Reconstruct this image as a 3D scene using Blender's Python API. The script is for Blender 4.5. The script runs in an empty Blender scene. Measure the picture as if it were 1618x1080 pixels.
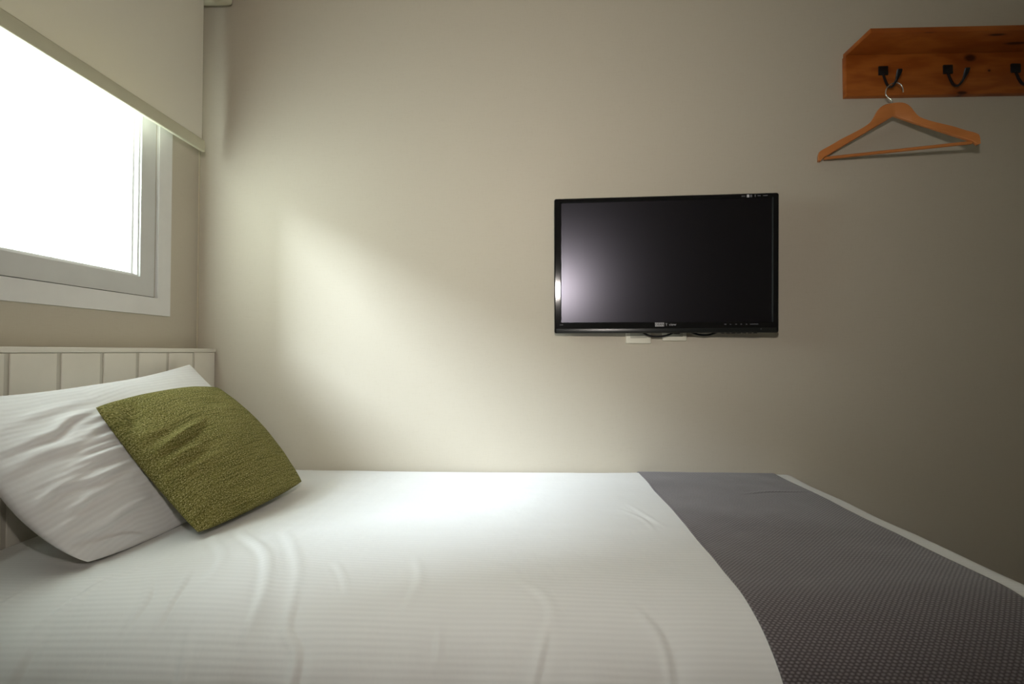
import bpy, bmesh, math, random
import numpy as np
from mathutils import Vector, Matrix
random.seed(3); np.random.seed(3)
scene = bpy.context.scene
COL = scene.collection
R = math.radians

# ------------------------------------------------------------------ camera
cam_data = bpy.data.cameras.new('camera')
cam = bpy.data.objects.new('camera', cam_data); COL.objects.link(cam)
cam_data.sensor_fit = 'HORIZONTAL'; cam_data.sensor_width = 36.0
cam_data.lens = 760.0 / 1618.0 * 36.0
cam_data.clip_start = 0.02
cam.location = (0, 0, 0.965)
cam.rotation_euler = (R(90 + 1.1307), 0, R(1.9594))
scene.camera = cam

# ------------------------------------------------------------------ light
scene.view_settings.view_transform = 'Standard'
scene.view_settings.look = 'None'
scene.view_settings.gamma = 1.0
scene.view_settings.use_curve_mapping = False
scene.view_settings.exposure = 0.16
world = bpy.data.worlds.new('sky'); scene.world = world; world.use_nodes = True
wbg = world.node_tree.nodes['Background']
wbg.inputs[0].default_value = (0.86, 0.96, 1.0, 1); wbg.inputs[1].default_value = 2.2   # white overcast daylight

def lamp(name, kind, energy, color, loc, direction, **kw):
    d = bpy.data.lights.new(name, kind); d.energy = energy; d.color = color
    for k, v in kw.items(): setattr(d, k, v)
    o = bpy.data.objects.new(name, d); COL.objects.link(o)
    o.location = loc
    o.rotation_euler = Vector(direction).to_track_quat('-Z', 'Y').to_euler()
    return o
PANE_GLOW = 9.0
# the tall gap of bright sky between the buildings outside, high and behind on the left
SKY = Vector((1.70, 1.0, -1.38)).normalized()
lamp('bright_sky_gap', 'AREA', 3550.0, (0.86, 0.99, 1.12), Vector((-1.18, 1.0, 1.4)) - SKY*6.0, SKY,
     shape='RECTANGLE', size=1.6, size_y=1.8)
# the photographer's small lamp above and behind the camera: it shows in the television's bezel
# and throws the television's shadow straight down
lamp('bright_lamp', 'AREA', 6.2, (1.0, 0.92, 0.85), (-0.012, -0.05, 1.283), (0.0, 1.0, 0.10),
     shape='RECTANGLE', size=0.055, size_y=0.05, spread=R(130))
# added warm fill light below the ceiling, no known lamp there
lamp('ceiling_fill', 'AREA', 0.4, (1.0, 0.80, 0.64), (0.6, -0.5, 2.43), (0, 0, -1),
     shape='DISK', size=0.5)

# ------------------------------------------------------------------ helpers
def srgb(r, g, b):
    f = lambda c: (c/255/12.92) if c/255 <= 0.04045 else ((c/255+0.055)/1.055)**2.4
    return (f(r), f(g), f(b), 1.0)

class NT:
    def __init__(s, name):
        s.m = bpy.data.materials.new(name); s.m.use_nodes = True
        s.t = s.m.node_tree; s.b = s.t.nodes['Principled BSDF']; s.out = s.t.nodes['Material Output']
    def n(s, kind, **kw):
        x = s.t.nodes.new(kind)
        for k, v in kw.items():
            if k.startswith('i_'):
                x.inputs[int(k[2:])].default_value = v
            else: setattr(x, k, v)
        return x
    def l(s, a, b): s.t.links.new(a, b)
    def val(s, op, a, b=None, c=None):
        x = s.t.nodes.new('ShaderNodeMath'); x.operation = op
        for i, q in enumerate((a, b, c)):
            if q is None: continue
            if isinstance(q, (int, float)): x.inputs[i].default_value = q
            else: s.l(q, x.inputs[i])
        return x.outputs[0]
    def mix(s, f, a, b, blend='MIX'):
        x = s.t.nodes.new('ShaderNodeMix'); x.data_type = 'RGBA'; x.blend_type = blend
        for i, q in ((0, f), (6, a), (7, b)):
            if isinstance(q, (int, float, tuple)): x.inputs[i].default_value = q
            else: s.l(q, x.inputs[i])
        return x.outputs[2]
    def coord(s, which='Object', scale=(1, 1, 1)):
        c = s.n('ShaderNodeTexCoord'); mp = s.n('ShaderNodeMapping')
        mp.inputs['Scale'].default_value = scale
        s.l(c.outputs[which], mp.inputs[0]); return mp.outputs[0]
    def noise(s, vec, scale, detail=3, rough=0.55):
        x = s.n('ShaderNodeTexNoise'); x.inputs['Scale'].default_value = scale
        x.inputs['Detail'].default_value = detail; x.inputs['Roughness'].default_value = rough
        s.l(vec, x.inputs['Vector']); return x.outputs['Fac']
    def ramp(s, f, stops):
        x = s.n('ShaderNodeValToRGB'); e = x.color_ramp.elements
        while len(e) < len(stops): e.new(0.5)
        for k, (p, c) in zip(e, stops): k.position = p; k.color = c
        s.l(f, x.inputs[0]); return x.outputs[0]
    def bump(s, h, strength, dist=0.001, prev=None):
        x = s.n('ShaderNodeBump'); x.inputs['Strength'].default_value = strength
        x.inputs['Distance'].default_value = dist; s.l(h, x.inputs['Height'])
        if prev is not None: s.l(prev, x.inputs['Normal'])
        s.l(x.outputs[0], s.b.inputs['Normal']); return x.outputs[0]
    def base(s, c):
        if isinstance(c, tuple): s.b.inputs['Base Color'].default_value = c
        else: s.l(c, s.b.inputs['Base Color'])
    def set(s, **kw):
        for k, v in kw.items(): s.b.inputs[k.replace('_', ' ')].default_value = v

def plain(name, col, rough=0.5, metal=0.0, spec=0.5, grain=0.0, gscale=200):
    m = NT(name); v = m.coord('Object')
    nz = m.noise(v, 14, 3)
    c2 = tuple(min(1, q*1.06) for q in col[:3]) + (1,)
    c1 = tuple(q*0.94 for q in col[:3]) + (1,)
    m.base(m.mix(nz, c1, c2))
    m.set(Roughness=rough, Metallic=metal); m.b.inputs['Specular IOR Level'].default_value = spec
    if grain: m.bump(m.noise(v, gscale, 3), grain)
    return m.m

def mesh_obj(name, V, F, mat=None, parent=None, uv=None, smooth=False, world=True, loc=None):
    me = bpy.data.meshes.new(name)
    me.from_pydata([tuple(map(float, v)) for v in V], [], [tuple(int(i) for i in f) for f in F]); me.update()
    if uv is not None:
        ul = me.uv_layers.new(name='UVMap')
        li = np.empty(len(me.loops), dtype=np.int32); me.loops.foreach_get('vertex_index', li)
        ul.data.foreach_set('uv', np.asarray(uv, dtype=np.float32)[li].ravel())
    if smooth: me.polygons.foreach_set('use_smooth', [True]*len(me.polygons))
    return link(name, me, mat, parent, world, loc)

def link(name, me, mat, parent=None, world=True, loc=None):
    o = bpy.data.objects.new(name, me); COL.objects.link(o)
    if mat is not None and len(me.materials) == 0: me.materials.append(mat)
    if parent is not None:
        o.parent = parent
        if world and parent.type == 'EMPTY' : o.matrix_parent_inverse = parent.matrix_basis.inverted()
    if loc is not None: o.location = loc
    return o

def bm_obj(name, bm, mat, parent=None, world=True, smooth=False, loc=None):
    bmesh.ops.recalc_face_normals(bm, faces=bm.faces)
    me = bpy.data.meshes.new(name); bm.to_mesh(me); bm.free()
    if smooth:
        me.polygons.foreach_set('use_smooth', [True]*len(me.polygons))
        me.set_sharp_from_angle(angle=R(38))
    return link(name, me, mat, parent, world, loc)

def box(bm, lo, hi, bev=0.0, seg=2):
    r = bmesh.ops.create_cube(bm, size=1.0); vs = r['verts']
    for v in vs:
        v.co = Vector([lo[i] + (v.co[i] + 0.5) * (hi[i] - lo[i]) for i in range(3)])
    if bev:
        es = list({e for v in vs for e in v.link_edges})
        bmesh.ops.bevel(bm, geom=es, offset=bev, segments=seg, profile=0.5, affect='EDGES')

def box_obj(name, lo, hi, mat, parent=None, bev=0.0, world=True, seg=2):
    bm = bmesh.new(); box(bm, lo, hi, bev, seg)
    return bm_obj(name, bm, mat, parent, world, smooth=bev > 0)

def tube(bm, pts, rad, seg=10, flat=None):
    """sweep a circle (or an ellipse, flat=(w,h) factors per point) along pts"""
    pts = [Vector(p) for p in pts]
    n = len(pts); rings = []
    rads = rad if isinstance(rad, (list, tuple)) else [rad]*n
    up = None
    for i, p in enumerate(pts):
        t = (pts[min(i+1, n-1)] - pts[max(i-1, 0)]).normalized()
        if up is None:
            up = t.cross(Vector((0, 0, 1)))
            if up.length < 0.1: up = t.cross(Vector((1, 0, 0)))
            up.normalize()
        up = (up - t * up.dot(t)).normalized()
        s = t.cross(up)
        fw, fh = (flat[i] if flat else (1, 1))
        rings.append([bm.verts.new(p + up*math.cos(2*math.pi*k/seg)*rads[i]*fw + s*math.sin(2*math.pi*k/seg)*rads[i]*fh) for k in range(seg)])
    for a, b in zip(rings, rings[1:]):
        for k in range(seg): bm.faces.new((a[k], a[(k+1) % seg], b[(k+1) % seg], b[k]))
    bm.faces.new(rings[0][::-1]); bm.faces.new(rings[-1])

def spline(ctrl, n=8):
    P = [np.array(c, float) for c in ctrl]; P = [2*P[0]-P[1]] + P + [2*P[-1]-P[-2]]
    out = []
    for i in range(1, len(P)-2):
        for k in range(n):
            t = k/n; a, b, c, d = P[i-1:i+3]
            out.append(0.5*((2*b) + (-a+c)*t + (2*a-5*b+4*c-d)*t*t + (-a+3*b-3*c+d)*t**3))
    out.append(P[-2]); return out

def empty(name, loc, label, cat, rot=0.0, roll=0.0, group=None):
    o = bpy.data.objects.new(name, None); COL.objects.link(o)
    o.empty_display_size = 0.05; o.location = loc; o.rotation_euler = (roll, 0, rot)
    o['label'] = label; o['category'] = cat
    if group: o['group'] = group
    return o
def tag(o, label, cat):
    o['label'] = label; o['category'] = cat; return o
def struct(o, label=None, cat=None):
    o['kind'] = 'structure'
    if label: o['label'] = label; o['category'] = cat
    return o

# ------------------------------------------------------------------ materials
def wallpaper():
    m = NT('wallpaper'); v = m.coord('Object')
    vert = m.coord('Object', (520, 520, 40)); hor = m.coord('Object', (40, 40, 520))
    a = m.noise(vert, 1.0, 2); b = m.noise(hor, 1.0, 2)
    w = m.val('ADD', a, b)
    big = m.noise(v, 3.0, 3)
    c = m.mix(w, srgb(185, 175, 156), srgb(195, 187, 170))
    c = m.mix(m.val('MULTIPLY', big, 0.25), c, srgb(184, 175, 160))
    m.base(c); m.set(Roughness=0.85); m.b.inputs['Specular IOR Level'].default_value = 0.25
    m.bump(w, 0.12, 0.001); return m.m
WALL = wallpaper()
WHITE_PAINT = plain('white_window_paint', srgb(222, 221, 218), 0.45)
SASH_PAINT = plain('grey_white_sash_paint', srgb(203, 203, 200), 0.45)
CREAM_PAINT = plain('cream_headboard_paint', srgb(224, 219, 206), 0.5, grain=0.04, gscale=90)
GROOVE_SHADE = plain('groove_shade', srgb(196, 191, 178), 0.6)  # darker cream: shade of the recesses between boards put into the colour
CEIL = plain('ceiling_paint', srgb(205, 198, 184), 0.9)
FLOORM = plain('floor_wood', srgb(96, 70, 48), 0.45)
BLACK_GLOSS = plain('black_gloss_plastic', (0.006, 0.006, 0.0065, 1), 0.07, spec=0.5)
BLACK_MATTE = plain('black_matte_plastic', (0.008, 0.008, 0.008, 1), 0.45, spec=0.3)
BAND = plain('charcoal_bezel_band', (0.012, 0.013, 0.013, 1), 0.3)
GREY_PRINT = plain('grey_print', (0.10, 0.10, 0.11, 1), 0.5)
PALE_PRINT = plain('pale_print', (0.42, 0.41, 0.42, 1), 0.5)
IRON = plain('dark_iron', (0.010, 0.010, 0.011, 1), 0.42, metal=0.3)
CHROME = plain('chrome_wire', (0.75, 0.74, 0.72, 1), 0.16, metal=1.0)
PLATE = plain('ivory_plastic', srgb(226, 222, 204), 0.4)
PLATE2 = plain('grey_insert_plastic', srgb(176, 174, 160), 0.5)
BAR = plain('cream_blind_rail', srgb(196, 193, 168), 0.5)

def screen_mat():
    m = NT('antiglare_screen'); v = m.coord('Object')
    m.base(m.mix(m.noise(v, 5), (0.0035, 0.003, 0.0035, 1), (0.0045, 0.004, 0.0045, 1)))
    m.set(Roughness=0.28); m.b.inputs['Specular IOR Level'].default_value = 0.62
    m.b.inputs['Specular Tint'].default_value = (0.84, 0.82, 1.0, 1)
    return m.m
SCREEN = screen_mat()

def blind_fabric():
    m = NT('blind_fabric'); v = m.coord('Object', (900, 900, 900))
    n = m.noise(v, 1.0, 2)
    m.base(m.mix(n, srgb(228, 224, 208), srgb(234, 230, 215))); m.set(Roughness=0.8)
    m.bump(n, 0.08, 0.0005)
    tr = m.n('ShaderNodeBsdfTranslucent'); tr.inputs[0].default_value = srgb(200, 190, 150)
    mx = m.n('ShaderNodeMixShader'); mx.inputs[0].default_value = 0.10
    m.l(m.b.outputs[0], mx.inputs[1]); m.l(tr.outputs[0], mx.inputs[2]); m.l(mx.outputs[0], m.out.inputs[0])
    return m.m
BLIND = blind_fabric()

def frosted():
    m = NT('frosted_glass'); t = m.t
    v = m.coord('Object', (1, 3, 1)); n = m.noise(v, 2.0, 2)
    em = m.n('ShaderNodeEmission')          # backlit frosted pane: daylight scattered by the glass
    m.l(m.mix(n, (0.80, 0.98, 0.93, 1), (0.92, 1.0, 0.95, 1)), em.inputs[0]); em.inputs[1].default_value = PANE_GLOW
    tr = m.n('ShaderNodeBsdfTransparent')
    gl = m.n('ShaderNodeBsdfGlossy'); gl.inputs['Roughness'].default_value = 0.35
    m1 = m.n('ShaderNodeMixShader'); m1.inputs[0].default_value = 0.5
    m.l(em.outputs[0], m1.inputs[1]); m.l(tr.outputs[0], m1.inputs[2])
    m2 = m.n('ShaderNodeMixShader'); m2.inputs[0].default_value = 0.04
    m.l(m1.outputs[0], m2.inputs[1]); m.l(gl.outputs[0], m2.inputs[2]); m.l(m2.outputs[0], m.out.inputs[0])
    return m.m
GLASS = frosted()

def stripe_linen(name, period, c1, c2, strength=0.35, rough=0.6):
    m = NT(name); c = m.n('ShaderNodeTexCoord'); sp = m.n('ShaderNodeSeparateXYZ')
    m.l(c.outputs['UV'], sp.inputs[0])
    uvn = m.n('ShaderNodeMapping'); uvn.inputs['Scale'].default_value = (6, 30, 1); m.l(c.outputs['UV'], uvn.inputs[0])
    wob = m.noise(uvn.outputs[0], 1.0, 2)
    y = m.val('ADD', sp.outputs[1], m.val('MULTIPLY', wob, period*0.35))
    s = m.val('SINE', m.val('MULTIPLY', y, 2*math.pi/period))
    s = m.val('MULTIPLY_ADD', s, 0.5, 0.5)
    fine = m.n('ShaderNodeMapping'); fine.inputs['Scale'].default_value = (900, 1500, 1); m.l(c.outputs['UV'], fine.inputs[0])
    fn = m.noise(fine.outputs[0], 1.0, 2)
    band = m.noise(uvn.outputs[0], 0.7, 2)
    m.base(m.mix(m.val('MULTIPLY', s, band), c1, c2))
    m.set(Roughness=rough); m.b.inputs['Specular IOR Level'].default_value = 0.25
    m.b.inputs['Sheen Weight'].default_value = 0.15
    h = m.val('ADD', s, m.val('MULTIPLY', fn, 0.25))
    b1 = m.bump(h, strength, 0.0006)
    big = m.n('ShaderNodeMapping'); big.inputs['Scale'].default_value = (14, 9, 1); m.l(c.outputs['UV'], big.inputs[0])
    m.bump(m.noise(big.outputs[0], 1.0, 4, 0.5), 0.35, 0.006, prev=b1)
    return m.m
DUVET = stripe_linen('white_striped_cotton', 0.0095, srgb(220, 219, 216), srgb(229, 228, 225), 0.22)
PILLOWM = stripe_linen('white_pillow_cotton', 0.011, srgb(226, 224, 223), srgb(236, 235, 234), 0.40)
SHEET = plain('white_mattress', srgb(220, 219, 216), 0.8)

def tweed():
    m = NT('olive_tweed'); c = m.n('ShaderNodeTexCoord')
    def mp(sx, sy):
        q = m.n('ShaderNodeMapping'); q.inputs['Scale'].default_value = (sx, sy, 1); m.l(c.outputs['UV'], q.inputs[0]); return q.outputs[0]
    streak = m.noise(mp(9, 260), 1.0, 3, 0.6)
    streak2 = m.noise(mp(200, 14), 1.0, 2, 0.6)
    dots = m.noise(mp(290, 400), 1.0, 2, 0.6)
    blot = m.noise(mp(10, 14), 1.0, 3)
    col = m.ramp(dots, [(0.34, srgb(58, 54, 24)), (0.46, srgb(112, 106, 56)), (0.56, srgb(138, 130, 76)), (0.66, srgb(200, 190, 140))])
    col = m.mix(m.val('MULTIPLY', m.val('GREATER_THAN', streak, 0.58), 0.5), col, srgb(152, 144, 90))
    col = m.mix(m.val('MULTIPLY', m.val('LESS_THAN', streak, 0.42), 0.45), col, srgb(58, 60, 16))
    col = m.mix(m.val('MULTIPLY', m.val('GREATER_THAN', streak2, 0.62), 0.22), col, srgb(132, 128, 62))
    col = m.mix(m.val('MULTIPLY', blot, 0.35), col, srgb(86, 92, 50))
    m.base(col); m.set(Roughness=0.95); m.b.inputs['Specular IOR Level'].default_value = 0.1
    b = m.bump(dots, 0.9, 0.0016)
    m.bump(m.val('ADD', streak, streak2), 0.5, 0.0012, prev=b)
    return m.m
TWEED = tweed()

def weave():
    m = NT('grey_woven_wool'); c = m.n('ShaderNodeTexCoord'); sp = m.n('ShaderNodeSeparateXYZ')
    m.l(c.outputs['UV'], sp.inputs[0])
    px, py = 0.0084, 0.0040
    w = m.noise(c.outputs['UV'], 60, 2)
    row = m.val('DIVIDE', m.val('ADD', sp.outputs[1], m.val('MULTIPLY', w, 0.0030)), py)
    odd = m.val('MULTIPLY', m.val('MODULO', m.val('FLOOR', m.val('ADD', row, 1000)), 2.0), 0.5)
    u = m.val('FRACT', m.val('ADD', m.val('DIVIDE', sp.outputs[0], px), m.val('ADD', odd, 100)))
    v = m.val('FRACT', m.val('ADD', row, 1000))
    du = m.val('ABSOLUTE', m.val('SUBTRACT', u, 0.5)); dv = m.val('ABSOLUTE', m.val('SUBTRACT', v, 0.5))
    d = m.val('SQRT', m.val('ADD', m.val('POWER', m.val('MULTIPLY', du, 1.0), 2), m.val('POWER', m.val('MULTIPLY', dv, 0.85), 2)))
    dot = m.ramp(d, [(0.10, (1, 1, 1, 1)), (0.46, (0, 0, 0, 1))])
    nz = m.noise(c.outputs['UV'], 260, 2)
    dot2 = m.val('MULTIPLY', dot, m.val('MULTIPLY_ADD', nz, 1.1, 0.35))
    big = m.noise(c.outputs['UV'], 5, 3)
    dark = m.mix(big, srgb(76, 69, 70), srgb(86, 79, 80))
    m.base(m.mix(dot2, dark, srgb(132, 124, 125)))
    m.set(Roughness=0.95); m.b.inputs['Specular IOR Level'].default_value = 0.1
    m.b.inputs['Sheen Weight'].default_value = 0.25
    m.bump(dot, 0.5, 0.001); return m.m
WOOL = weave()

def pine(name, knots, axis=2, dark=1.0, rough=0.42, base=((146, 76, 24), (172, 98, 38), (128, 60, 18))):
    m = NT(name); c = m.n('ShaderNodeTexCoord')
    sc = lambda q: tuple(min(1, x*dark) for x in q[:3]) + (1,)
    warp_src = m.n('ShaderNodeMapping'); warp_src.inputs['Scale'].default_value = (2.2, 5, 9); m.l(c.outputs['Object'], warp_src.inputs[0])
    n1 = m.noise(warp_src.outputs[0], 1.0, 4, 0.55)
    fine_m = m.n('ShaderNodeMapping'); fine_m.inputs['Scale'].default_value = (10, 120, 220); m.l(c.outputs['Object'], fine_m.inputs[0])
    fine = m.noise(fine_m.outputs[0], 1.0, 3)
    kf = None; halo = None
    for (kx, kz, rx, rz) in knots:
        sp = m.n('ShaderNodeSeparateXYZ'); m.l(c.outputs['Object'], sp.inputs[0])
        dx = m.val('DIVIDE', m.val('SUBTRACT', sp.outputs[0], kx), rx)
        dz = m.val('DIVIDE', m.val('SUBTRACT', sp.outputs[axis], kz), rz)
        d = m.val('SQRT', m.val('ADD', m.val('POWER', dx, 2), m.val('POWER', dz, 2)))
        d = m.val('ADD', d, m.val('MULTIPLY', m.val('SUBTRACT', n1, 0.5), 0.8))
        kf = d if kf is None else m.val('MINIMUM', kf, d)
    wv = m.val('MULTIPLY', n1, 30.0)
    if kf is not None: wv = m.val('ADD', wv, m.val('DIVIDE', 4.0, m.val('ADD', kf, 0.8)))
    rings = m.val('MULTIPLY_ADD', m.val('SINE', wv), 0.5, 0.5)
    col = m.mix(rings, sc(srgb(*base[0])), sc(srgb(*base[1])))
    col = m.mix(m.val('MULTIPLY', fine, 0.4), col, sc(srgb(*base[2])))
    if kf is not None:
        k1 = m.ramp(kf, [(0.55, (1, 1, 1, 1)), (1.0, (0, 0, 0, 1))])
        mr = m.val('DIVIDE', kf, 3.0); k2 = m.ramp(mr, [(0.3, (1, 1, 1, 1)), (0.9, (0, 0, 0, 1))])
        col = m.mix(m.val('MULTIPLY', k2, 0.45), col, sc(srgb(112, 48, 18)))
        col = m.mix(m.val('MULTIPLY', k1, 0.9), col, sc(srgb(44, 16, 6)))
    m.base(col); m.set(Roughness=rough); m.b.inputs['Specular IOR Level'].default_value = 0.35
    m.bump(fine, 0.08, 0.0005); return m.m

# ------------------------------------------------------------------ room shell
XL, XR, YB, YF, H = -1.156, 2.15, 1.64, -1.75, 2.45
struct(box_obj('wall_back', (XL-.12, YB, -.1), (XR+.12, YB+.12, H+.1), WALL))
struct(box_obj('wall_right', (XR, YF-.12, -.1), (XR+.12, YB, H+.1), WALL))
struct(box_obj('wall_front', (XL-.12, YF-.12, -.1), (XR, YF, H+.1), WALL))
struct(box_obj('floor', (XL-.12, YF-.12, -.1), (XR+.12, YB+.12, 0), FLOORM))
struct(box_obj('ceiling', (XL-.12, YF-.12, H), (XR+.12, YB+.12, H+.1), CEIL))
WY0, WY1, WZ0, WZ1 = 0.46, 1.4445, 1.1295, 1.84       # the hole in the left wall
bm = bmesh.new()
box(bm, (XL-.12, YF-.12, -.1), (XL, WY0, H+.1)); box(bm, (XL-.12, WY1, -.1), (XL, YB+.12, H+.1))
box(bm, (XL-.12, WY0, -.1), (XL, WY1, WZ0)); box(bm, (XL-.12, WY0, WZ1), (XL, WY1, H+.1))
struct(bm_obj('wall_left', bm, WALL))

# window: flush casing, sash, glazing bead, frosted pane
def ring(bm, x0, x1, y0, y1, z0, z1, w, bev=0.0):
    """a rectangular frame in the wall plane, outer size y0..y1, z0..z1, bar width w"""
    box(bm, (x0, y0, z0), (x1, y1, z0+w), bev); box(bm, (x0, y0, z1-w), (x1, y1, z1), bev)
    box(bm, (x0, y0, z0+w), (x1, y0+w, z1-w), bev); box(bm, (x0, y1-w, z0+w), (x1, y1, z1-w), bev)
win = bpy.data.objects.new('window_1', None); COL.objects.link(win); win.location = (XL, 0.83, 1.077)
win['kind'] = 'structure'; win['label'] = 'white framed window with frosted glass behind the roller blind'; win['category'] = 'window'
bm = bmesh.new(); ring(bm, XL-.002, XL+.010, WY0-.053, 1.499, 1.077, WZ1+.054, .0525)
bm_obj('window_casing', bm, WHITE_PAINT, win)
bm = bmesh.new(); ring(bm, XL-.045, XL+.002, WY0+.0028, 1.4415, 1.1325, WZ1-.0028, .0545)
sash = bm_obj('sash_frame', bm, SASH_PAINT, win)
bm = bmesh.new(); ring(bm, XL-.040, XL-.012, WY0, 1.4445, 1.1295, WZ1, .0045)  # added dark backing behind the sash gap, stops daylight leaking through
bm_obj('gap_backing', bm, plain('grey_gap_backing', srgb(110, 110, 108), 0.7), win)
bm = bmesh.new()
ring(bm, XL-.045, XL-.004, WY0+.0570, 1.3875, 1.188, WZ1-.0575, .005)
ring(bm, XL-.045, XL-.018, WY0+.0625, 1.382, 1.193, WZ1-.0625, .005)
bm_obj('glazing_bead', bm, WHITE_PAINT, sash)
box_obj('glass_pane', (XL-.032, WY0+.066, 1.196), (XL-.026, 1.379, WZ1-.066), GLASS, sash)

# corner sealant line
struct(box_obj('trim_1', (XL, YB-.0035, 0), (XL+.0035, YB, H), plain('corner_sealant', srgb(205, 196, 174), 0.6)))

# roller blind
XB = XL + .07
bl = empty('roller_blind', (XB, 0.87, 1.63), 'cream roller blind pulled half down over the window', 'blind')
box_obj('blind_fabric', (XB-.0006, .19, 1.668), (XB+.0006, 1.551, 2.185), BLIND, bl)
bm = bmesh.new(); box(bm, (XB-.006, .185, 1.631), (XB+.006, 1.5605, 1.6695), .003, 3)
bm_obj('bottom_rail', bm, BAR, bl, smooth=True)
bm = bmesh.new(); tube(bm, [(XB+.029, .19, 2.185), (XB+.029, 1.575, 2.185)], .028, 24)
bm_obj('roller_tube', bm, BLIND, bl, smooth=True)
bm = bmesh.new(); box(bm, (XL, 1.578, 2.160), (XB+.064, 1.612, 2.225), .012, 3)
bm_obj('end_bracket', bm, BAR, bl, smooth=True)
bm = bmesh.new(); box(bm, (XL, .15, 2.160), (XB+.064, .184, 2.225), .012, 3)
bm_obj('end_bracket', bm, BAR, bl, smooth=True)

# ------------------------------------------------------------------ bed
bed = empty('bed', (-.1, 1.15, 0), 'single bed with cream panelled headboard under the white cover', 'bed')
XH = -1.088
hb = box_obj('headboard', (XL+.003, .52, .10), (XH-.003, 1.634, .962), GROOVE_SHADE, bed)
y = 1.634
edges = [(1.534, 1.634)]
k = 0
while edges[-1][0] > .56:
    top = edges[-1][0] - .0105
    edges.append((max(.522, top - .1015), top))
for a, b in edges:
    if b - a < .02: continue
    box_obj('board', (XH-.0035, a, .10), (XH, b, .9615), CREAM_PAINT, hb, bev=.0012, seg=1)
box_obj('cap_rail', (XL+.002, .515, .9625), (XH+.003, 1.636, .975), CREAM_PAINT, hb, bev=.0015)
box_obj('bed_base', (XH+.002, .73, .12), (.84, 1.61, .30), CREAM_PAINT, bed, bev=.01)
box_obj('mattress', (XH+.004, .72, .301), (.83, 1.615, .500), SHEET, bed, bev=.04, seg=4)
for lx in (-1.02, .77):
    for ly in (.79, 1.55):
        bm = bmesh.new(); tube(bm, [(lx, ly, 0), (lx, ly, .12)], [.022, .028], 16)
        bm_obj('leg', bm, CREAM_PAINT, bed, smooth=True)

# ------------------------------------------------------------------ cloth surfaces
def fbm(u, v, f, seed, octs=4):
    rs = np.random.RandomState(seed); h = 0; a = 1.0
    for o in range(octs):
        for _ in range(4):
            th = rs.uniform(0, math.pi); ph = rs.uniform(0, 6.28)
            h = h + a/4*np.sin(f*(u*math.cos(th) + v*math.sin(th)) + ph + .7*np.sin(f*.6*(u*math.sin(th)-v*math.cos(th)) + ph*2))
        a *= .5; f *= 1.9
    return h

def crease(u, v, pts, w, amp, valley=0.0, side=1, au=1.0, av=1.0):
    """ridge along a polyline, fading at its ends, with an optional valley on one side"""
    P = np.array(spline(pts, 6)); P = P * [au, av]; U = u*au; V = v*av
    seg = np.diff(P, axis=0); L = np.hypot(seg[:, 0], seg[:, 1]); cum = np.r_[0, np.cumsum(L)]; tot = cum[-1]
    best = np.full(U.shape, 1e9); f = np.zeros(U.shape); sg = np.zeros(U.shape)
    for i in range(len(seg)):
        if L[i] < 1e-9: continue
        t = np.clip(((U-P[i, 0])*seg[i, 0] + (V-P[i, 1])*seg[i, 1])/L[i]**2, 0, 1)
        dx = U-P[i, 0]-t*seg[i, 0]; dy = V-P[i, 1]-t*seg[i, 1]; d = np.hypot(dx, dy)
        m = d < best; best = np.where(m, d, best); f = np.where(m, (cum[i]+t*L[i])/tot, f)
        sg = np.where(m, np.sign(seg[i, 0]*dy - seg[i, 1]*dx), sg)
    env = np.clip(np.sin(math.pi*np.clip(f*.92+.04, 0, 1)), 0, 1)**.8
    h = amp*np.exp(-(best/w)**2)
    if valley: h = h - valley*amp*np.exp(-((best*sg*side - 1.5*w)/(1.1*w))**2)
    return h*env

# section of the duvet: back edge by the wall, flat top, rounded near side, vertical drop
TOPZ, YFL, AY, AZ, LOWZ = .56, .86, .19, .14, .16
XFL, AX = .838, .075
def side_y(t):
    """arc length from the wall -> (Y, Z drop)"""
    flat = 1.632 - YFL
    th = np.linspace(0, math.pi/2, 200); py = YFL - AY*np.sin(th); pz = AZ*(1-np.cos(th))
    cum = np.r_[0, np.cumsum(np.hypot(np.diff(py), np.diff(pz)))] + flat
    Y = np.where(t < flat, 1.632 - t, np.interp(t, cum, py)); D = np.where(t < flat, 0, np.interp(t, cum, pz))
    D = D + np.maximum(0, t - cum[-1]); return Y, D
def side_x(s):
    th = np.linspace(0, math.pi/2, 200); px = XFL + AX*np.sin(th); pz = AZ*(1-np.cos(th))
    cum = np.r_[0, np.cumsum(np.hypot(np.diff(px), np.diff(pz)))] + XFL
    X = np.where(s < XFL, s, np.interp(s, cum, px)); D = np.where(s < XFL, 0, np.interp(s, cum, pz))
    D = D + np.maximum(0, s - cum[-1]); return X, D

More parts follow.
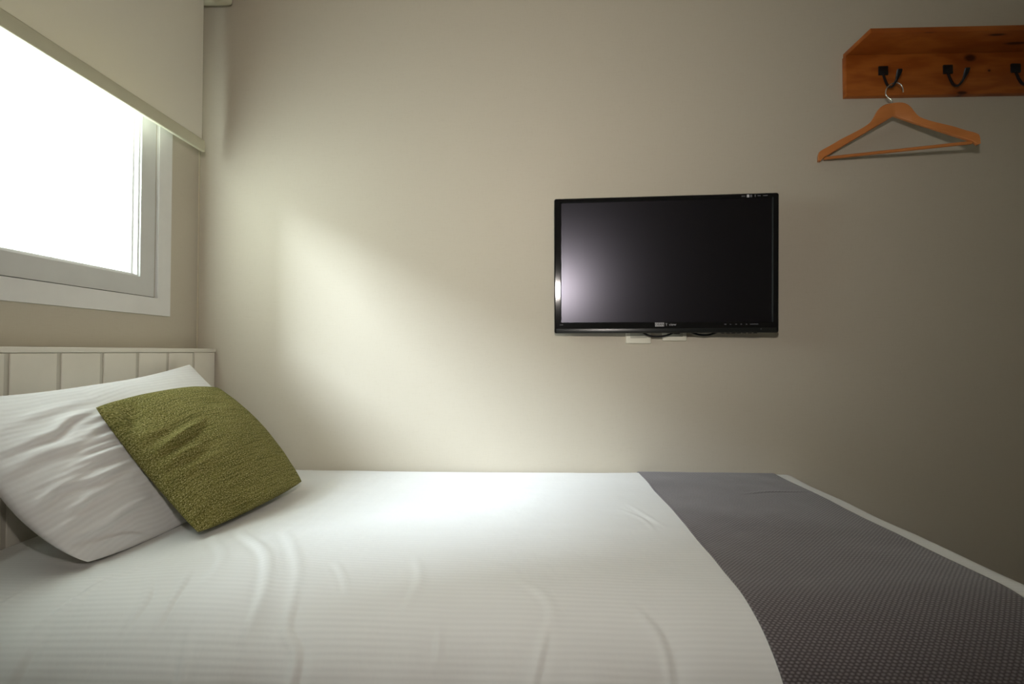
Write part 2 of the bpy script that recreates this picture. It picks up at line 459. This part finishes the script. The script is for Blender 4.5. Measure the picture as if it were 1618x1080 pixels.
DC = [  # (polyline in (s, t) metres, half width, height, valley, side)
 ([(-.69, .60), (-.645, .655), (-.584, .724), (-.553, .792), (-.558, .842)], 0.0080, 0.0023, .5, 1),
 ([(-.64, .575), (-.598, .628), (-.503, .722), (-.443, .829), (-.429, .910)], 0.0092, 0.0038, .6, 1),
 ([(-.53, .60), (-.467, .686), (-.407, .788), (-.381, .869)], 0.0098, 0.0022, .5, 1),
 ([(-.60, .79), (-.588, .823), (-.584, .849), (-.572, .905)], 0.0049, 0.0026, .6, -1),
 ([(-.665, .80), (-.63, .85), (-.622, .903)], 0.0055, 0.0026, .6, -1),
 ([(-.70, .75), (-.744, .811), (-.75, .836), (-.772, .90)], 0.0073, 0.0035, .5, 1),
 ([(-.76, .905), (-.758, .958), (-.75, 1.03)], 0.0086, 0.0029, .7, -1),
 ([(-.385, .84), (-.374, .894), (-.346, .925), (-.340, .96), (-.345, 1.05)], 0.0067, 0.0029, .7, -1),
 ([(-.36, .74), (-.327, .786), (-.299, .835)], 0.0055, 0.0018, .5, 1),
 ([(.03, .87), (.02, .91), (.013, .935), (-.0, .975)], 0.0061, 0.0014, .7, -1),
 ([(-.14, .88), (-.135, .91), (-.133, .94)], 0.0073, 0.0018, .5, 1),
 ([(.26, .36), (.28, .429), (.31, .52)], 0.0061, 0.0013, .5, 1),
 ([(.23, .40), (.27, .47), (.28, .55)], 0.0055, 0.0013, .5, -1),
 ([(-.22, .70), (-.19, .79), (-.20, .87)], 0.0086, 0.0018, .4, 1),
 ([(-.02, .78), (.03, .83), (.04, .90)], 0.0086, 0.0014, .4, 1),
 ([(.17, .84), (.20, .90), (.20, .97)], 0.0073, 0.0018, .5, -1),
 ([(-.86, .80), (-.88, .88), (-.90, .97)], 0.0073, 0.0029, .5, 1),
 ([(-.52, .90), (-.50, .97), (-.51, 1.05)], 0.0073, 0.0018, .6, 1),
 ([(-.95, .70), (-.85, .73), (-.74, .77)], 0.0098, 0.0023, .4, 1),
]
def duvet_h(s, t):
    h = .0042*fbm(s, t, 6.5, 5, 3) + .0012*fbm(s, t, 26, 8, 3)
    side = np.clip((t-.80)/.25, 0, 1)
    h = h + side*.005*fbm(s*1.3, t*.30, 17, 12, 4)
    foot = np.clip((s-.80)/.2, 0, 1); h = h*(1-.4*foot)
    for p, w, a, va, sd in DC: h = h + crease(s, t, p, w, a, va, sd)
    # the cover swells where it is tucked up in front of the pillow and cushion
    h = h + .016*np.exp(-(((s+.56)/.20)**2 + ((t-.70)/.20)**2))
    h = h - .010*np.exp(-(((s+.95)/.20)**2 + ((t-.62)/.25)**2))
    h = h*np.clip(t/.03, .15, 1)
    return h
def duvet_surf(s, t, extra=0.0):
    def base(s, t):
        X, dx = side_x(s); Y, dy = side_y(t)
        D = np.sqrt(dx**2 + dy**2)
        back = .010*np.clip(1 - t/.03, 0, 1)**2
        return np.stack([X, Y, np.maximum(TOPZ - D - back, LOWZ - .02*np.sin(s*7))], -1)
    e = 1e-3
    P = base(s, t); du = base(s+e, t)-base(s-e, t); dv = base(s, t+e)-base(s, t-e)
    N = -np.cross(du, dv); ln = np.linalg.norm(N, axis=-1, keepdims=True)
    N = np.where(ln > 1e-9, N/np.maximum(ln, 1e-9), np.array([0, 0, 1.0]))
    return P + N*(duvet_h(s, t) + extra)[..., None]

def grid_mesh(P, uv=None):
    a, b = P.shape[:2]; idx = np.arange(a*b).reshape(a, b)
    F = np.stack([idx[:-1, :-1], idx[:-1, 1:], idx[1:, 1:], idx[1:, :-1]], -1).reshape(-1, 4)
    return P.reshape(-1, 3), F, (None if uv is None else uv.reshape(-1, 2))

s = np.linspace(-1.084, 1.22, 560); t = np.linspace(0, 1.31, 330)
S, T = np.meshgrid(s, t, indexing='ij')
V, F, UV = grid_mesh(duvet_surf(S, T), np.stack([S, T], -1))
duv = mesh_obj('duvet', V, F[:, ::-1], DUVET, None, UV, smooth=True)
tag(duv, 'white striped cotton duvet spread smooth over the whole bed', 'duvet')
md = duv.modifiers.new('thickness', 'SOLIDIFY'); md.thickness = .004; md.offset = -1

# grey runner across the foot end
s = np.linspace(0, 1, 90); t = np.linspace(.004, 1.16, 300)
Sn, T = np.meshgrid(s, t, indexing='ij')
s0 = .360 + .003*np.sin(T*5+.6); s1 = .802 + .003*np.sin(T*4.2)
S = s0 + (s1-s0)*Sn
fold = crease(S, T, [(.60, .262), (.684, .237), (.80, .228)], .005, .0018, .2, 1)
P = duvet_surf(S, T, .0045) ; P[..., 2] += fold + .0012*fbm(S, T, 18, 44, 2)
V, F, UV = grid_mesh(P, np.stack([S, T], -1))
run = mesh_obj('bed_runner', V, F[:, ::-1], WOOL, None, UV, smooth=True)
tag(run, 'dark grey woven runner laid across the foot of the bed', 'bed runner')
md = run.modifiers.new('thickness', 'SOLIDIFY'); md.thickness = .0035; md.offset = -1

# pillows ------------------------------------------------------------
def pillow(name, A, B, C, D, thick, mat, creases, bulge, fb, seed, nu=260, nv=180, power=.5, pin=.25, front=.5, rnd=0.0):
    """corners A far top, B near top, C near bottom, D far bottom; u: near -1 .. far +1, v: bottom -1 .. top +1"""
    A, B, C, D = map(lambda q: np.array(q, float), (A, B, C, D))
    lu = np.linalg.norm((A+D)-(B+C))/2; lv = np.linalg.norm((A+B)-(C+D))/2
    N = np.cross((A+D)-(B+C), (A+B)-(C+D)); N /= np.linalg.norm(N)
    if N[0] < 0: N = -N
    # denser sampling towards the rim
    cu = np.sin(np.linspace(-1, 1, nu)*math.pi/2*.999)*.6 + np.linspace(-1, 1, nu)*.4
    cv = np.sin(np.linspace(-1, 1, nv)*math.pi/2*.999)*.6 + np.linspace(-1, 1, nv)*.4
    cu /= cu[-1]; cv /= cv[-1]
    U, W = np.meshgrid(cu, cv, indexing='ij')
    Eu, Ev = (A+D-B-C)/4, (A+B-C-D)/4
    q = np.abs(U*W)**5; a, b = (1+U*(1-rnd*q))/2, (1+W*(1-rnd*q))/2      # blunt corners
    base = (a*b)[..., None]*A + ((1-a)*b)[..., None]*B + ((1-a)*(1-b))[..., None]*C + (a*(1-b))[..., None]*D
    # edges swing out (positive) or in (negative) between the corners
    bu0, bu1, bv0, bv1 = bulge
    fu = lambda q: (1-q**2)
    base = base + (fu(W)*np.where(U > 0, bu1*np.abs(U)**3, -bu0*np.abs(U)**3))[..., None]*Eu*2/ (lu)
    base = base + (fu(U)*np.where(W > 0, bv1*np.abs(W)**3, -bv0*np.abs(W)**3))[..., None]*Ev*2/ (lv)
    prof = (np.clip(1-U**2, 0, 1)*np.clip(1-W**2, 0, 1))**power
    prof = prof*(1 - pin*(U**2)*(W**2))
    h = fb*fbm(U*lu/2, W*lv/2, 22, seed, 4)
    for p, w, am, va, sd in creases: h = h + crease(U, W, p, w, am, va, sd, lu/2, lv/2)
    rim = np.clip(prof/.22, 0, 1)
    hf = thick*front*prof + h*rim
    hb_ = thick*(1-front)*prof + .3*fb*fbm(U, W, 6, seed+1, 3)*rim
    Pf = base + hf[..., None]*N; Pb = base - hb_[..., None]*N
    def arc(P):
        du = np.concatenate([np.zeros((1, P.shape[1])), np.cumsum(np.linalg.norm(np.diff(P, axis=0), axis=-1), 0)], 0)
        dv = np.concatenate([np.zeros((P.shape[0], 1)), np.cumsum(np.linalg.norm(np.diff(P, axis=1), axis=-1), 1)], 1)
        return np.stack([du - du[nu//2], dv - dv[:, nv//2:nv//2+1]], -1)
    Vf, Ff, UVf = grid_mesh(Pf, arc(Pf)); Vb, Fb, UVb = grid_mesh(Pb, arc(Pb))
    Fall = np.concatenate([Ff, Fb[:, ::-1] + len(Vf)])
    me_v = np.concatenate([Vf, Vb]); UVa = np.concatenate([UVf, UVb])
    o = mesh_obj(name, me_v, Fall, mat, None, UVa, smooth=True)
    bm = bmesh.new(); bm.from_mesh(o.data)
    bmesh.ops.remove_doubles(bm, verts=bm.verts, dist=2e-5)
    bmesh.ops.recalc_face_normals(bm, faces=bm.faces)
    bm.to_mesh(o.data); bm.free()
    return o

PC = [
 ([(-.97, -.90), (-.86, -.86), (-.72, -.89), (-.60, -.97)], 0.0059, 0.0053, 1.0, 1),
 ([(-.45, .02), (-.25, .04), (-.02, .0)], 0.0059, 0.0042, .8, -1),
 ([(-.50, -.44), (-.30, -.42), (-.05, -.46)], 0.0051, 0.0032, .8, -1),
 ([(-.9, .55), (-.7, .62), (-.4, .66)], 0.0119, 0.0032, .5, -1),
 ([(-.72, .02), (-.55, .04), (-.35, .03)], 0.0051, 0.0047, .9, -1),
 ([(-.93, .30), (-.83, .33), (-.74, .35), (-.63, .45), (-.45, .48)], 0.0093, 0.0063, .8, -1),
 ([(-1.0, .06), (-.86, .16), (-.71, .15), (-.55, .2)], 0.0119, 0.0047, .6, -1),
 ([(-.78, -.08), (-.73, -.06), (-.58, -.06), (-.44, -.06), (-.25, -.04)], 0.0068, 0.0063, .9, -1),
 ([(-.88, -.14), (-.80, -.13), (-.65, -.11), (-.48, -.12), (-.30, -.16)], 0.0068, 0.0058, .9, -1),
 ([(-.62, .21), (-.53, .24), (-.39, .27), (-.10, .26)], 0.0076, 0.0058, .8, -1),
 ([(-.66, .09), (-.55, .11), (-.36, .11), (-.1, .10)], 0.0068, 0.0053, .8, -1),
 ([(-.60, .36), (-.42, .38), (-.2, .36)], 0.0085, 0.0042, .7, -1),
 ([(-1.0, -.35), (-.94, -.27), (-.87, -.21), (-.80, -.19), (-.67, -.16)], 0.0076, 0.0053, .7, -1),
 ([(-.86, -.23), (-.74, -.26), (-.62, -.26), (-.50, -.24)], 0.0068, 0.0058, .9, -1),
 ([(-.95, -.50), (-.87, -.46), (-.78, -.42), (-.66, -.40)], 0.0068, 0.0058, .9, -1),
 ([(-.97, -.69), (-.87, -.72), (-.79, -.72), (-.68, -.68), (-.5, -.66)], 0.0076, 0.0058, .9, -1),
 ([(-1.0, -.64), (-.93, -.56), (-.84, -.51)], 0.0085, 0.0047, .7, 1),
 ([(-.98, -.84), (-.88, -.82), (-.8, -.80)], 0.0076, 0.0047, .7, 1),
 ([(-.50, -.35), (-.30, -.33), (-.1, -.36)], 0.0068, 0.0032, .7, 1),
 ([(-.55, -.50), (-.35, -.48), (-.15, -.52)], 0.0068, 0.0032, .7, 1),
]
pil = pillow('pillow', (-1.060, 1.475, .930), (-1.050, .855, .880), (-.822, .872, .566), (-.815, 1.50, .590),
             .150, PILLOWM, PC, (.040, .0, .018, -.026), .0030, 21, pin=.45, front=.45, power=.50, rnd=.03)
tag(pil, 'white striped pillow leaning on the headboard, behind the green cushion', 'pillow')

CC = [
 ([(-.97, .42), (-.85, .55), (-.80, .75), (-.84, .97)], .012, -.0060, 0, 1),
 ([(-.99, .30), (-.85, .34), (-.6, .36)], .012, .0040, .7, -1),
 ([(-.98, .08), (-.80, .13), (-.53, .20), (-.25, .26)], 0.0093, 0.0098, .9, -1),
 ([(-.98, -.12), (-.78, -.08), (-.45, -.04)], 0.0102, 0.0069, .8, -1),
 ([(-.9, -.30), (-.6, -.27), (-.35, -.25)], 0.0119, 0.0040, .6, -1),
 ([(-.95, .50), (-.78, .62), (-.62, .90)], 0.0119, -0.0092, -.4, 1),
 ([(-.75, -.86), (-.4, -.84), (-.05, -.88)], 0.0085, -0.0075, -.4, 1),
 ([(.1, .45), (.35, .40), (.6, .46)], 0.0136, 0.0032, .5, 1),
 ([(.5, -.5), (.7, -.62), (.85, -.80)], 0.0136, 0.0040, .5, 1),
]
cus = pillow('cushion', (-.912, 1.385, .862), (-.938, 1.008, .846), (-.690, .988, .584), (-.655, 1.385, .586),
             .115, TWEED, CC, (-.006, .010, .004, .010), .0022, 33, nu=200, nv=200, pin=.30, front=.55, power=.44, rnd=.02)
tag(cus, 'square olive green tweed cushion propped against the white pillow', 'cushion')

# ------------------------------------------------------------------ television
tv = empty('television', (.439, 1.565, 1.246), 'black flat television switched off, mounted on the wall', 'television', rot=R(-3.24), roll=R(1.6))
HW, HH = .3545, .2215
SX0, SX1, SZ0, SZ1 = -.331, .3345, -.1855, .2065      # opening of the screen
bm = bmesh.new()      # bezel: four mitred bars with a sloped inner lip, rounded outer corners
def rrect(x0, x1, z0, z1, r, y, n=5):
    out = []
    for cx, cz, a0 in ((x1-r, z1-r, 0), (x0+r, z1-r, 90), (x0+r, z0+r, 180), (x1-r, z0+r, 270)):
        for k in range(n+1):
            a = R(a0 + 90*k/n); out.append(bm.verts.new((cx + r*math.cos(a), y, cz + r*math.sin(a))))
    return out
loops = [rrect(-HW+.004, HW-.004, -HH+.004, HH-.004, .006, .030),
         rrect(-HW, HW, -HH, HH, .007, .026), rrect(-HW, HW, -HH, HH, .007, .003),
         rrect(-HW+.0015, HW-.0015, -HH+.0015, HH-.0015, .006, .0005),
         rrect(-HW+.004, HW-.004, -HH+.004, HH-.004, .005, 0),
         rrect(SX0-.003, SX1+.003, SZ0-.003, SZ1+.003, .002, 0),
         rrect(SX0, SX1, SZ0, SZ1, .001, .006)]
for a, b in zip(loops, loops[1:]):
    n = len(a)
    for k in range(n): bm.faces.new((a[k], a[(k+1) % n], b[(k+1) % n], b[k]))
bm.faces.new(loops[0])
lip = set(loops[-1])
for f in bm.faces: f.material_index = 1 if any(v in lip for v in f.verts) else 0
bz = bm_obj('bezel', bm, BLACK_GLOSS, tv, world=False); bz.data.materials.append(BLACK_MATTE)
box_obj('screen', (SX0-.001, .0055, SZ0-.001), (SX1+.001, .008, SZ1+.001), SCREEN, tv, world=False)
box_obj('lower_band', (-HW+.006, -.0012, -HH+.0015), (HW-.006, .004, -HH+.0155), BAND, tv, bev=.001, world=False)
box_obj('back_housing', (-HW+.05, .030, -HH+.04), (HW-.05, .050, HH-.05), BLACK_MATTE, tv, bev=.008, world=False)
bm = bmesh.new(); box(bm, (-.06, .050, -.06), (.06, .070, .06), .004)
bm_obj('wall_mount', bm, BLACK_MATTE, tv, world=False, smooth=True)
for i in range(7):
    x = .185 + i*.0168
    box_obj('button', (x-.0045, .004, -HH-.0018), (x+.0045, .014, -HH+.001), BLACK_MATTE, tv, bev=.0008, world=False)

def text_part(name, body, x, z, size, mat, parent, y=-.0003, extrude=.0002, bold=0.0, sx=1.0):
    cu = bpy.data.curves.new(name, 'FONT'); cu.body = body; cu.size = size; cu.extrude = extrude
    cu.offset = bold; cu.align_x = 'LEFT'; cu.align_y = 'CENTER'
    tmp = bpy.data.objects.new(name, cu); COL.objects.link(tmp)
    bpy.context.view_layer.update()
    me = bpy.data.meshes.new_from_object(tmp.evaluated_get(bpy.context.evaluated_depsgraph_get()))
    bpy.data.objects.remove(tmp)
    M = Matrix.Translation((x, y, z)) @ Matrix.Rotation(R(90), 4, 'X') @ Matrix.Diagonal((sx, 1, 1, 1))
    me.transform(M); me.materials.clear(); me.name = name
    return link(name, me, mat, parent, world=False)
lx, lz = -.0295, -HH+.0275
lb = box_obj('logo_block', (lx, -.0006, lz-.0062), (lx+.029, .001, lz+.0062), PALE_PRINT, tv, world=False)
text_part('logo_letters', 'DEAN', lx+.0010, lz, .0108, BLACK_MATTE, lb, y=-.0009, bold=.0001, sx=.93)
text_part('logo_word', 'T view', lx+.0325, lz-.0003, .0118, PALE_PRINT, tv, sx=1.08)
for i, (x, w) in enumerate([(.187, .007), (.204, .005), (.221, .005), (.237, .005), (.253, .005), (.266, .026)]):
    box_obj('button_mark', (x, -.0004, lz-.0012), (x+w, .0008, lz+.0012), GREY_PRINT, tv, world=False)
box_obj('power_light', (.2985, -.0016, lz-.0165), (.3005, .0, lz-.0145), PALE_PRINT, tv, world=False)
for x, w, h, mt in [(.2400, .010, .003, GREY_PRINT), (.2560, .0075, .009, PALE_PRINT), (.2650, .007, .008, GREY_PRINT),
                    (.2800, .003, .007, GREY_PRINT), (.2880, .010, .003, GREY_PRINT), (.3050, .014, .003, GREY_PRINT)]:
    box_obj('sticker', (x, -.0005, HH-.0085-h/2), (x+w, .001, HH-.0085+h/2), mt, tv, world=False)
box_obj('corner_mark', (-.3365, -.0004, SZ0-.0085), (-.326, .0008, SZ0-.0072), GREY_PRINT, tv, world=False)
for pts in ([(-.10, .038, -.16), (-.075, .040, -.205), (-.045, .040, -.228), (-.01, .040, -.2325), (.025, .040, -.226), (.055, .040, -.205), (.07, .036, -.16)],
            [(.03, .045, -.17), (.075, .045, -.205), (.105, .045, -.222), (.135, .045, -.2285), (.165, .045, -.224), (.20, .045, -.205), (.22, .038, -.16)]):
    bm = bmesh.new(); tube(bm, spline(pts, 8), .0032, 10)
    bm_obj('cable', bm, BLACK_MATTE, tv, world=False, smooth=True)

# wall plates under the television
for (x0, x1, z0, style, lab) in ((.328, .412, .992, 0, 'ivory wall outlet plate peeking out below the television, the left one'),
                                 (.450, .530, 1.001, 1, 'ivory wall outlet plate peeking out below the television, the right one')):
    w = empty('wall_outlet', ((x0+x1)/2, YB, z0), lab, 'outlet')
    box_obj('cover_plate', (x0, YB-.011, z0), (x1, YB+.0005, z0+.12), PLATE, w, bev=.0035, seg=3)
    zi = .018 if style == 0 else .013
    box_obj('socket_insert', (x0+.014, YB-.0135, z0+zi), (x1-.014, YB-.010, z0+.120-zi), PLATE2, w, bev=.0012)
    if style == 1:
        box_obj('plug', (x0+.030, YB-.030, z0+.022), (x1-.026, YB-.0135, z0+.052), BLACK_MATTE, w, bev=.004)

# ------------------------------------------------------------------ coat rack
rack = empty('coat_rack', (1.53, YB, 1.813), 'orange pine wall rack with top shelf and black iron hooks', 'coat rack')
RX0, RX1 = 1.0575, 2.02
PINE = pine('varnished_pine', [(1.458, 1.934, .026, .016), (1.518, 1.890, .0065, .0055), (1.430, 1.818, .020, .006), (1.62, 1.845, .006, .004), (1.73, 1.90, .01, .012)])
PINE2 = pine('varnished_pine_shelf', [(1.46, 1.530, .035, .008), (1.56, 1.575, .05, .010), (1.24, 1.512, .02, .0015), (1.75, 1.56, .02, .012)], axis=1)
box_obj('back_board', (RX0, YB-.020, 1.8135), (RX1, YB, 1.951), PINE, rack, bev=.0012)
box_obj('shelf_board', (RX0+.003, YB-.131, 1.951), (RX1, YB, 1.9665), PINE2, rack, bev=.0014)
HZ = 1.895
hook_me = plate_me = None
for hx in (1.176, 1.384, 1.600, 1.812):
    if hook_me is None:
        yb = YB-.020
        path = spline([(0, yb-.002, -.010), (0, yb-.011, -.038), (0, yb-.024, -.064), (0, yb-.040, -.0735), (0, yb-.055, -.066), (0, yb-.066, -.052), (0, yb-.074, -.036)], 7)
        n = len(path)
        rad = [.0037]*n; fl = [(1, 1)]*n
        for i in range(n):
            q = max(0, (i/(n-1)-.72)/.28)
            fl[i] = (1 + 1.35*math.sin(min(1, q*1.15)*math.pi*.5)*(1 if q < .95 else .7), 1 - .2*q)
        bm = bmesh.new(); tube(bm, path, rad, 12, fl)
        h = bm_obj('hook', bm, IRON, rack, smooth=True, loc=(hx, 0, HZ)); hook_me = h.data
        bm = bmesh.new(); box(bm, (-.0152, yb-.005, -.0150), (.0152, yb+.0003, .0150), .0018, 2)
        bm_s = bm_obj('mounting_plate', bm, IRON, h, smooth=True); plate_me = bm_s.data
    else:
        h = link('hook', hook_me, IRON, rack, loc=(hx, 0, HZ)); link('mounting_plate', plate_me, IRON, h)

# ------------------------------------------------------------------ hanger
hg = empty('coat_hanger', (1.172, 1.572, 1.7635), 'light wooden coat hanger hanging empty from the first black hook', 'hanger', rot=R(-16))
HWOOD = pine('pale_hanger_wood', [], 2, 1.0, .4, base=((186, 116, 62), (198, 126, 70), (174, 104, 52)))
top = [(0, 0), (.018, -.001), (.033, -.0075), (.045, -.021), (.055, -.040), (.068, -.058), (.10, -.0775), (.147, -.0995), (.180, -.118), (.205, -.131), (.214, -.142), (.2155, -.166)]
bot = [(0, -.0435), (.06, -.078), (.12, -.112), (.178, -.1455), (.196, -.156), (.208, -.168)]
tp = spline([(a, z) for a, z in top], 5); bp = spline([(a, z) for a, z in bot], 5)
n = 40
def resample(P, n):
    P = np.array(P); L = np.r_[0, np.cumsum(np.hypot(*np.diff(P, axis=0).T))]; q = np.linspace(0, L[-1], n)
    return np.stack([np.interp(q, L, P[:, 0]), np.interp(q, L, P[:, 1])], 1)
tp = resample(tp, n); bp = resample(bp, n)
TH = .0065
bm = bmesh.new(); grid = []
full = [(-1, k) for k in range(n-1, 0, -1)] + [(1, k) for k in range(n)]
for sg, k in full:
    a, z = tp[k]; b, zb = bp[k]
    bow = -.10*abs(a)**1.6          # arms bow a little to the front
    sx = sg
    ring_ = []
    for (px_, pz_, py_) in ((a, z, 0), (a*.97+b*.03, z*.93+zb*.07, -TH), (a*.1+b*.9, z*.06+zb*.94, -TH), (b, zb, -TH*.7), (b, zb, TH*.7), (a*.1+b*.9, z*.06+zb*.94, TH), (a*.97+b*.03, z*.93+zb*.07, TH)):
        ring_.append(bm.verts.new((sx*px_, py_ + bow, pz_)))
    grid.append(ring_)
for r0, r1 in zip(grid, grid[1:]):
    m_ = len(r0)
    for k in range(m_): bm.faces.new((r0[k], r0[(k+1) % m_], r1[(k+1) % m_], r1[k]))
bm.faces.new(grid[0]); bm.faces.new(grid[-1][::-1])
bm_obj('shoulder', bm, HWOOD, hg, world=False, smooth=True)
bm = bmesh.new(); yb_ = -.10*.19**1.6
tube(bm, [(-.197, yb_, -.158), (.197, yb_, -.158)], .0052, 14)
bm_obj('trouser_bar', bm, HWOOD, hg, world=False, smooth=True)
bm = bmesh.new()
hp = spline([(-.002, 0, -.012), (-.002, 0, .002), (-.004, 0, .010), (-.013, 0, .020), (-.0195, 0, .034), (-.016, 0, .051), (-.004, 0, .0625), (.009, 0, .0645), (.021, 0, .057), (.0265, 0, .043), (.0275, 0, .030)], 7)
tube(bm, hp, .0018, 10)
bm_obj('wire_hook', bm, CHROME, hg, world=False, smooth=True)
